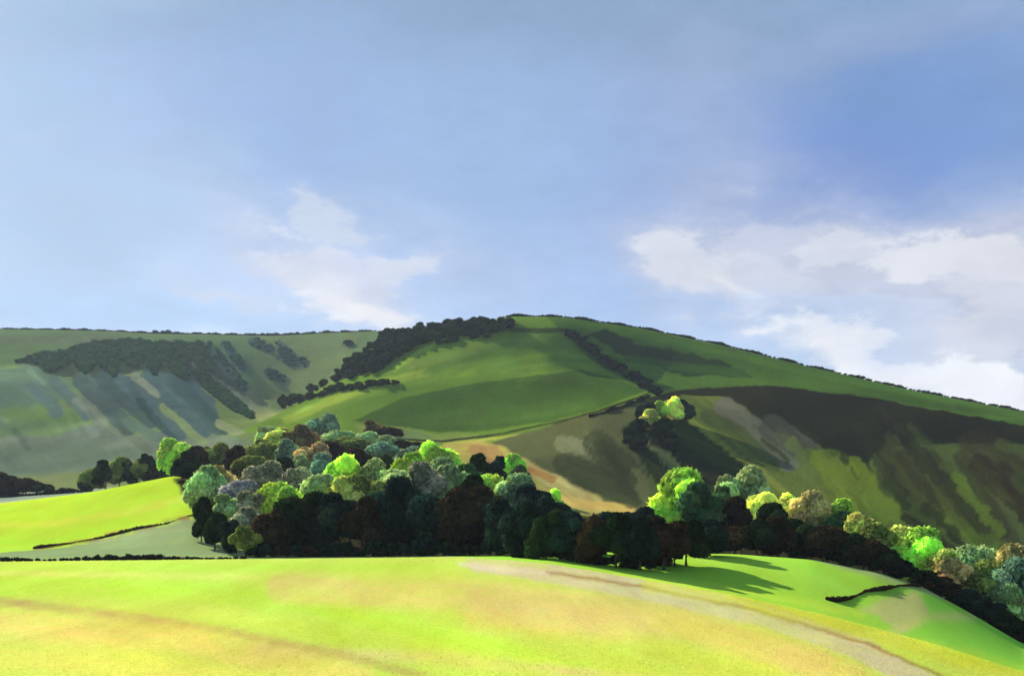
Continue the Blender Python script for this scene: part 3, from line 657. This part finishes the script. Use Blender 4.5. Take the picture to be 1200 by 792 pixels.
# ------------------------------------------------------------------ hedges: a strip of leaf clumps following the ground
def hedge(name, label, pts, h, w, col, density, leaf, cat='hedge'):
    r = np.random.default_rng(len(pts)*17+int(pts[0][0]))
    P3 = [np.array(at(u, s)) for u, s in pts]
    VS, QS, TS = [], [], []; off = 0
    for a, b in zip(P3[:-1], P3[1:]):
        L = np.linalg.norm(b-a); n = max(1, int(L*density)); m = max(2, int(L/(w*.42)))
        for k in range(m):
            c = a+(b-a)*(k+r.uniform(0, 1))/m; q = r.uniform(.6, 1.15)*(.75+.35*math.sin(c[0]*.19+c[1]*.13))
            rr = np.array([w*.6*q, w*.6*q, h*.55*q])
            V, Q = core_sphere(c+np.array([0, 0, rr[2]*.8]), rr, r, 8, 5)
            VS.append(V); QS.append(Q+off); TS.append(np.tile([r.uniform(.2, .6), .5, 0], (len(V), 1))); off += len(V)
            nn = max(4, n//m); d = r.normal(0, 1, (nn, 3)); d /= np.linalg.norm(d, axis=1)[:, None]; d[:, 2] = abs(d[:, 2])
            V, Q = leaf_quads(c+np.array([0, 0, rr[2]*.8])+d*rr*1.08, d, leaf, r)
            lt = r.uniform(.2, .7)
            VS.append(V); QS.append(Q+off); TS.append(np.tile([lt, r.uniform(.2, .8), 0], (len(V), 1))); off += len(V)
    V = np.concatenate(VS); o0 = V.mean(0)
    me = mesh_np(name, V-o0, np.concatenate(QS), np.concatenate(TS), M_LEAF)
    o = bpy.data.objects.new(name, me); COL.objects.link(o); o.location = o0
    o.color = (*(lin(col)*ALB), 1); o['label'] = label; o['category'] = cat
    return o
def hpts(uv, s0, s1): return [(u, s_of(u, v, s0, s1)) for u, v in uv]
hedge('hedge', 'thin dark curved hedge across the bright green pasture at lower right', hpts([(968, 718), (980, 709), (995, 701), (1015, 696), (1035, 691), (1055, 689), (1078, 688)], 3.3, 4.0), .75, .7, (84, 62, 36), 40, .22)
hedge('hedge', 'low dark hedge between yellow foreground field and the grey-green field', [(u, 3.75) for u in range(-60, 300, 12)], 1.2, 1.3, (66, 66, 50), 24, .4)
hedge('hedge', 'brownish hedge climbing between lime field and grey-green field at left', hpts([(40, 643), (80, 638), (120, 629), (160, 620), (195, 612), (230, 604)], 4.3, 5.9), .75, .8, (104, 88, 56), 22, .35)
hedge('hedge', 'dark hedge line under the lone hedgerow trees at far left', [(u, 6.98) for u in range(-60, 120, 12)], 3.0, 3.0, (60, 48, 44), 14, .9)
hedge('hedge', 'thin dark hedge line along the right-hand skyline of the main hill', [(u, 9.98) for u in range(590, 1240, 10)], 2.6, 5.5, (46, 66, 32), 5, 1.3)
hedge('hedge', 'thin dark hedge line along the far left skyline', [(u, 11.98) for u in range(-40, 450, 10)], 3.2, 7, (50, 60, 40), 3, 2.2)
hedge('hedge', 'thin dark hedge along the foot of the two-tone hill turf', hpts([(690, 489), (710, 485), (735, 476), (760, 466)], 7.6, 8.8), 3.0, 2.6, (44, 48, 30), 10, 1.0)

# ---- distant woodland masses on the far left hillside: canopy one cannot count
def wood(name, label, polys, seed, col, size):
    r = np.random.default_rng(seed); VS, QS, TS = [], [], []; off = 0
    for pts, n in polys:
        for u, v in scatter_poly(pts, n, seed+n, SEPW):
            s = s_of(u, v, 9.0, 12.0); c = np.array(at(u, s)); q = size*r.uniform(.7, 1.3)
            rr = np.array([q, q, q*.8])
            V, Q = core_sphere(c+np.array([0, 0, q*.35]), rr*.9, r, 8, 5); lt = r.uniform(.3, .6)
            VS.append(V); QS.append(Q+off); TS.append(np.tile([lt, .5, 0], (len(V), 1))); off += len(V)
            d = r.normal(0, 1, (60, 3)); d /= np.linalg.norm(d, axis=1)[:, None]; d[:, 2] = abs(d[:, 2])
            V, Q = leaf_quads(c+np.array([0, 0, q*.35])+d*rr, d, q*.3, r)
            VS.append(V); QS.append(Q+off); TS.append(np.tile([lt, r.uniform(.3, .7), 0], (len(V), 1))); off += len(V)
    V = np.concatenate(VS); o0 = V.mean(0)
    me = mesh_np(name, V-o0, np.concatenate(QS), np.concatenate(TS), M_LEAF)
    o = bpy.data.objects.new(name, me); COL.objects.link(o); o.location = o0
    o.color = (*(lin(col)*ALB), 1); o['label'] = label; o['category'] = 'wood'; o['kind'] = 'stuff'
    return o
wood('far_wood', 'dark wood draped over the top of the hazy left hillside', [([(20, 424), (44, 414), (70, 412), (110, 401), (146, 398), (156, 404), (164, 424), (158, 432), (140, 420), (134, 442), (112, 424), (100, 440), (84, 424), (60, 438), (46, 426)], 400), ([(150, 398), (185, 401), (238, 402), (246, 420), (250, 436), (236, 436), (222, 418), (214, 434), (222, 446), (204, 440), (190, 420), (182, 440), (170, 428)], 330), ([(224, 434), (236, 436), (262, 456), (296, 486), (296, 492), (270, 480), (240, 456)], 120)], 5, (78, 128, 78), 3.8)
wood('far_wood', 'separate strips of scrub on the right of the far hollow', [([(240, 402), (250, 402), (290, 454), (284, 458)], 26), ([(260, 402), (268, 402), (288, 430), (280, 434)], 18), ([(294, 396), (320, 406), (318, 414), (294, 404)], 14), ([(322, 400), (346, 416), (342, 424), (324, 410)], 16), ([(328, 412), (362, 424), (358, 434), (330, 424)], 20), ([(310, 432), (336, 442), (332, 450), (312, 440)], 14)], 8, (84, 136, 104), 4)

# ------------------------------------------------------------------ grass standing in the near field
def grass(n):
    r = np.random.default_rng(77)
    sv = r.uniform(.8, 2.02, n); uv = r.uniform(-80, 1280, n)
    fi = np.interp(sv, ss, np.arange(NS)); fj = np.interp(uv, us, np.arange(NU))
    i0 = np.clip(fi.astype(int), 0, NS-2); j0 = np.clip(fj.astype(int), 0, NU-2); a = (fi-i0); b = (fj-j0)
    def g(G):
        A, B = (a, b) if G.ndim == 2 else (a[:, None], b[:, None])
        return (G[i0, j0]*(1-A)+G[i0+1, j0]*A)*(1-B)+(G[i0, j0+1]*(1-A)+G[i0+1, j0+1]*A)*B
    P = np.stack([g(GX), g(GY), g(GZ)], 1); C = g(COVER)
    hgt = r.uniform(.03, .095, n)*(P[:, 1]/70)**.3; w = hgt*r.uniform(.25, .5, n)
    an = r.uniform(0, math.pi, n); lean = r.normal(0, .5, (n, 2))*hgt[:, None]
    d = np.stack([np.cos(an)*w, np.sin(an)*w, np.zeros(n)], 1)
    V = np.stack([P-d, P+d, P+np.concatenate([lean, hgt[:, None]], 1)], 1).reshape(-1, 3); V[:, 2] -= .01
    me = mesh_np('grass', V, np.arange(3*n).reshape(n, 3))
    ca = me.color_attributes.new('cover', 'FLOAT_COLOR', 'POINT')
    C = C*r.uniform(.95, 1.3, (n, 1)); C = np.repeat(np.concatenate([C, np.ones((n, 1))], 1), 3, 0)
    ca.data.foreach_set('color', C.astype('f').ravel())
    m, nt = mat_new('grass_blades'); L = nt.links.new
    out = N(nt, 'ShaderNodeOutputMaterial'); at_ = N(nt, 'ShaderNodeAttribute', attribute_name='cover')
    bs = N(nt, 'ShaderNodeBsdfDiffuse'); tr = N(nt, 'ShaderNodeBsdfTranslucent'); mx = N(nt, 'ShaderNodeMixShader'); mx.inputs[0].default_value = .5
    L(at_.outputs['Color'], bs.inputs['Color']); L(at_.outputs['Color'], tr.inputs['Color'])
    L(bs.outputs[0], mx.inputs[1]); L(tr.outputs[0], mx.inputs[2]); L(mx.outputs[0], out.inputs[0])
    me.materials.append(m)
    o = bpy.data.objects.new('grass', me); COL.objects.link(o); o['kind'] = 'stuff'; o['category'] = 'grass'
    o['label'] = 'short grass standing in the yellow-green near field'
grass(110000)

# ------------------------------------------------------------------ labels that single each tree out
from collections import defaultdict
ORD = ['', 'first', 'second', 'third', 'fourth', 'fifth', 'sixth', 'seventh', 'eighth', 'ninth', 'tenth', 'eleventh', 'twelfth', 'thirteenth', 'fourteenth', 'fifteenth', 'sixteenth', 'seventeenth', 'eighteenth', 'nineteenth', 'twentieth']
TENS = {2: 'twenty', 3: 'thirty', 4: 'forty', 5: 'fifty', 6: 'sixty', 7: 'seventy', 8: 'eighty', 9: 'ninety'}
def ordw(i, n):
    side = 'left' if i < n/2 else 'right'
    k = i+1 if i < n/2 else n-i
    if k == 1: return side+'most'
    if k <= 20: return f'{ORD[k]} from {side}'
    t, o = divmod(k, 10)
    return (TENS[t]+'-'+ORD[o] if o else TENS[t][:-1]+'ieth')+f' from {side}'
fam = defaultdict(list)
for e in REG: fam[(e[1], e[2])].append(e)
for (look, place), es in fam.items():
    es.sort(key=lambda e: e[3])
    for i, e in enumerate(es):
        if len(es) == 1: e[0]['label'] = f'{look}, the only such in the {place}'
        else: e[0]['label'] = f'{look}, {ordw(i, len(es))} of such in {place}'
        if len(e[0]['label'].split()) > 16: print('long', e[0]['label'])

# ------------------------------------------------------------------ haze
def box(name, a, b):
    x0, y0, z0 = a; x1, y1, z1 = b
    v = [(x0, y0, z0), (x1, y0, z0), (x1, y1, z0), (x0, y1, z0), (x0, y0, z1), (x1, y0, z1), (x1, y1, z1), (x0, y1, z1)]
    f = [(0, 3, 2, 1), (4, 5, 6, 7), (0, 1, 5, 4), (1, 2, 6, 5), (2, 3, 7, 6), (3, 0, 4, 7)]
    me = bpy.data.meshes.new(name); me.from_pydata(v, [], f); me.update()
    o = bpy.data.objects.new(name, me); COL.objects.link(o); return o
HAZE = 0.000035
if HAZE:
    hz = box('haze', (-12000, -3100, float(min(GZ.min(), -60))-1), (15000, 9100, float(GZ.max())+14)); hz['kind'] = 'stuff'; hz['label'] = 'thin blue air over the hills'
    m, nt = mat_new('haze_air'); out = N(nt, 'ShaderNodeOutputMaterial'); pv = N(nt, 'ShaderNodeVolumePrincipled')
    pv.inputs['Color'].default_value = (.75, .87, 1, 1); pv.inputs['Density'].default_value = HAZE; pv.inputs['Anisotropy'].default_value = .2
    nt.links.new(pv.outputs[0], out.inputs['Volume']); hz.data.materials.append(m)

# ------------------------------------------------------------------ sky
world = bpy.data.worlds.new('World'); scene.world = world; world.use_nodes = True
nt = world.node_tree
for n in list(nt.nodes): nt.nodes.remove(n)
L = nt.links.new
WS = 0.1
out = N(nt, 'ShaderNodeOutputWorld'); bg = N(nt, 'ShaderNodeBackground'); bg.inputs['Strength'].default_value = WS
sky = N(nt, 'ShaderNodeTexSky', sky_type='NISHITA'); sky.sun_disc = False
sky.sun_elevation = SUN_EL; sky.sun_rotation = SUN_AZ; sky.altitude = 100; sky.air_density = 1.0; sky.dust_density = 1.2; sky.ozone_density = 2.0
tc = N(nt, 'ShaderNodeTexCoord')
def skyc(c): # display colour -> radiance before strength
    l = lin(c)/(WS*2**EXPO); return (float(l[0]), float(l[1]), float(l[2]), 1)
base = N(nt, 'ShaderNodeMix', data_type='RGBA'); base.inputs['Factor'].default_value = .65
L(sky.outputs[0], base.inputs['A']); base.inputs['B'].default_value = skyc((118, 152, 204))
cur = base.outputs['Result']
# distorted direction for ragged clouds
nz = N(nt, 'ShaderNodeTexNoise'); nz.inputs['Scale'].default_value = 5.5; nz.inputs['Detail'].default_value = 6; nz.inputs['Roughness'].default_value = .6
mpn = N(nt, 'ShaderNodeMapping'); mpn.inputs['Scale'].default_value = (1, 1, 2.2); mpn.inputs['Rotation'].default_value = (0, math.radians(-14), 0)
L(tc.outputs['Generated'], mpn.inputs['Vector']); L(mpn.outputs[0], nz.inputs['Vector'])
sub = N(nt, 'ShaderNodeVectorMath', operation='SUBTRACT'); L(nz.outputs['Color'], sub.inputs[0]); sub.inputs[1].default_value = (.5, .5, .5)
scl = N(nt, 'ShaderNodeVectorMath', operation='SCALE'); L(sub.outputs[0], scl.inputs[0]); scl.inputs['Scale'].default_value = .13
add = N(nt, 'ShaderNodeVectorMath', operation='ADD'); L(tc.outputs['Generated'], add.inputs[0]); L(scl.outputs[0], add.inputs[1])
wisp = N(nt, 'ShaderNodeTexNoise'); wisp.inputs['Scale'].default_value = 16; wisp.inputs['Detail'].default_value = 7; wisp.inputs['Roughness'].default_value = .65
L(mpn.outputs[0], wisp.inputs['Vector'])
def blob(u, v, ru, rv, rot, c, alpha, wispy=.5, hard=1.0, crisp=False):
    global cur
    d = np.array([(u-600)/F, 1, (HV-v)/F]); d /= np.linalg.norm(d)
    t1 = np.cross(d, [0, 0, 1]); t1 /= np.linalg.norm(t1); t2 = np.cross(t1, d)
    a = math.radians(rot)   # positive: falls to the right
    e1 = t1*math.cos(a)-t2*math.sin(a); e2 = t1*math.sin(a)+t2*math.cos(a)
    ds = []
    for e, w in ((e1, ru/F), (e2, rv/F)):
        n = N(nt, 'ShaderNodeVectorMath', operation='DOT_PRODUCT'); L(add.outputs[0], n.inputs[0]); n.inputs[1].default_value = tuple(e/w)
        x = math_n(nt, 'SUBTRACT', n.outputs['Value'], float(np.dot(d, e/w)))
        ds.append(math_n(nt, 'MULTIPLY', x, x))
    r2 = math_n(nt, 'ADD', ds[0], ds[1])
    g = math_n(nt, 'POWER', 2.718, math_n(nt, 'MULTIPLY', r2, -1.0*hard))
    n = N(nt, 'ShaderNodeVectorMath', operation='DOT_PRODUCT'); L(tc.outputs['Generated'], n.inputs[0]); n.inputs[1].default_value = tuple(d)
    fr = math_n(nt, 'GREATER_THAN', n.outputs['Value'], 0.0)
    wv = math_n(nt, 'MULTIPLY_ADD', wisp.outputs['Fac'], wispy*2, 1-wispy)
    f = math_n(nt, 'MULTIPLY', math_n(nt, 'MULTIPLY', g, fr), math_n(nt, 'MULTIPLY', wv, alpha)); 
    if crisp:
        gm = math_n(nt, 'MULTIPLY', g, fr); gk = math_n(nt, 'MINIMUM', math_n(nt, 'MULTIPLY', gm, 4.0), 1.0)
        e = math_n(nt, 'ADD', gm, math_n(nt, 'MULTIPLY', math_n(nt, 'MULTIPLY_ADD', wisp.outputs['Fac'], 1.6, -.8), gk))
        f = N(nt, 'ShaderNodeMapRange', interpolation_type='SMOOTHSTEP'); L(e, f.inputs['Value'])
        f.inputs['From Min'].default_value = .26; f.inputs['From Max'].default_value = .62; f.inputs['To Max'].default_value = alpha; f = f.outputs[0]
    f = math_n(nt, 'MINIMUM', f, 1.0)
    mx = N(nt, 'ShaderNodeMix', data_type='RGBA'); L(f, mx.inputs['Factor']); L(cur, mx.inputs['A']); mx.inputs['B'].default_value = skyc(c)
    cur = mx.outputs['Result']
blob(600, 0, 900, 110, 0, (134, 162, 194), .9, .2)
blob(0, 180, 240, 300, 0, (156, 190, 226), .8, .3)
blob(330, 180, 190, 110, 10, (140, 170, 222), .7, .3)
blob(560, 220, 200, 120, 15, (146, 178, 216), .6, .3)
blob(980, 200, 240, 90, -8, (104, 140, 206), .95, .35)
blob(1040, 110, 60, 60, -40, (112, 146, 200), .5, .4)
blob(820, 110, 90, 80, 0, (160, 176, 208), .5, .4)
blob(840, 230, 70, 60, 40, (172, 188, 218), .6, .5)
blob(1060, 40, 160, 30, 0, (154, 172, 206), .5, .5)
blob(250, 200, 60, 60, 0, (166, 194, 224), .5, .5)
blob(100, 280, 140, 70, 5, (170, 196, 226), .6, .5)
blob(200, 370, 500, 40, 0, (176, 206, 244), .8, .2)
blob(720, 352, 160, 36, 5, (152, 190, 242), .7, .3)
blob(560, 310, 110, 40, 25, (182, 198, 230), .6, .5)
blob(1040, 330, 270, 85, 8, (186, 196, 222), 1.1, .3)
blob(960, 330, 120, 40, 15, (200, 206, 226), .8, .4)
blob(1150, 280, 120, 40, -5, (196, 200, 220), .8, .5)
blob(980, 290, 60, 30, -20, (196, 204, 226), .7, .6)
blob(1010, 340, 190, 80, 12, (196, 204, 224), .85, crisp=True)
blob(1130, 300, 110, 34, 8, (226, 228, 236), .9, crisp=True)
blob(890, 350, 90, 40, 20, (208, 214, 230), .7, crisp=True)
blob(1090, 400, 140, 26, 12, (206, 216, 236), .7, crisp=True)
blob(1190, 350, 90, 60, 20, (214, 216, 228), .7, crisp=True)
blob(990, 292, 50, 20, -25, (218, 222, 234), .7, crisp=True)
blob(800, 315, 62, 34, 22, (222, 226, 234), .8, crisp=True)
blob(1020, 420, 120, 20, 10, (238, 240, 246), .95, crisp=True)
blob(1175, 452, 90, 30, 22, (244, 246, 250), 1, crisp=True)
blob(385, 320, 80, 30, 28, (230, 234, 244), .95, crisp=True)
blob(425, 350, 78, 22, 8, (244, 246, 250), 1, crisp=True)
blob(470, 318, 60, 12, -10, (214, 220, 234), .6, crisp=True)
blob(405, 262, 46, 18, 22, (208, 218, 234), .65, crisp=True)
blob(800, 318, 60, 34, 25, (212, 216, 230), 1.2, .5)
blob(850, 350, 45, 8, 40, (232, 232, 236), .8, .7)
blob(1000, 425, 95, 16, 8, (236, 238, 246), 1.3, .4)
blob(1170, 458, 80, 22, 25, (236, 238, 246), 1.2, .4)
blob(950, 385, 120, 20, 8, (176, 200, 236), .6, .4)
blob(400, 325, 110, 30, 22, (206, 214, 236), 1.3, .4)
blob(370, 325, 50, 16, 25, (228, 230, 240), 1.0, .5)
blob(440, 356, 50, 13, 5, (236, 236, 242), 1.3, .4)
blob(350, 305, 40, 18, 30, (208, 218, 236), .7, .7)
blob(410, 262, 40, 18, 20, (198, 210, 230), .7, .6)
blob(490, 310, 50, 10, -15, (210, 218, 232), .6, .7)
blob(270, 338, 60, 9, 8, (204, 214, 232), .7, .6)
# brush-like mottling of thin high cloud
md = math_n(nt, 'MULTIPLY_ADD', wisp.outputs['Fac'], .34, .83)
vs = N(nt, 'ShaderNodeVectorMath', operation='SCALE'); L(cur, vs.inputs[0]); L(md, vs.inputs['Scale'])
L(vs.outputs[0], bg.inputs['Color']); L(bg.outputs[0], out.inputs[0])

sun_d = bpy.data.lights.new('sun', 'SUN'); sun_d.energy = 4.6; sun_d.angle = math.radians(.5); sun_d.color = (1, .94, .84)
sun = bpy.data.objects.new('sun', sun_d); COL.objects.link(sun)
sd = np.array([math.sin(SUN_AZ)*math.cos(SUN_EL), math.cos(SUN_AZ)*math.cos(SUN_EL), math.sin(SUN_EL)])
from mathutils import Vector
sun.rotation_euler = Vector(sd).to_track_quat('Z', 'Y').to_euler(); sun.location = (-200, 100, 400)

scene.view_settings.view_transform = 'Standard'; scene.view_settings.look = 'None'
scene.view_settings.exposure = EXPO; scene.view_settings.gamma = 1; scene.view_settings.use_curve_mapping = False
hs_ = [(round(e[4], 1), round(e[5]), round(e[3])) for e in REG if e[4] > 30 or e[4] < 2.0]
print('odd heights', hs_[:40], 'trees', len(REG))
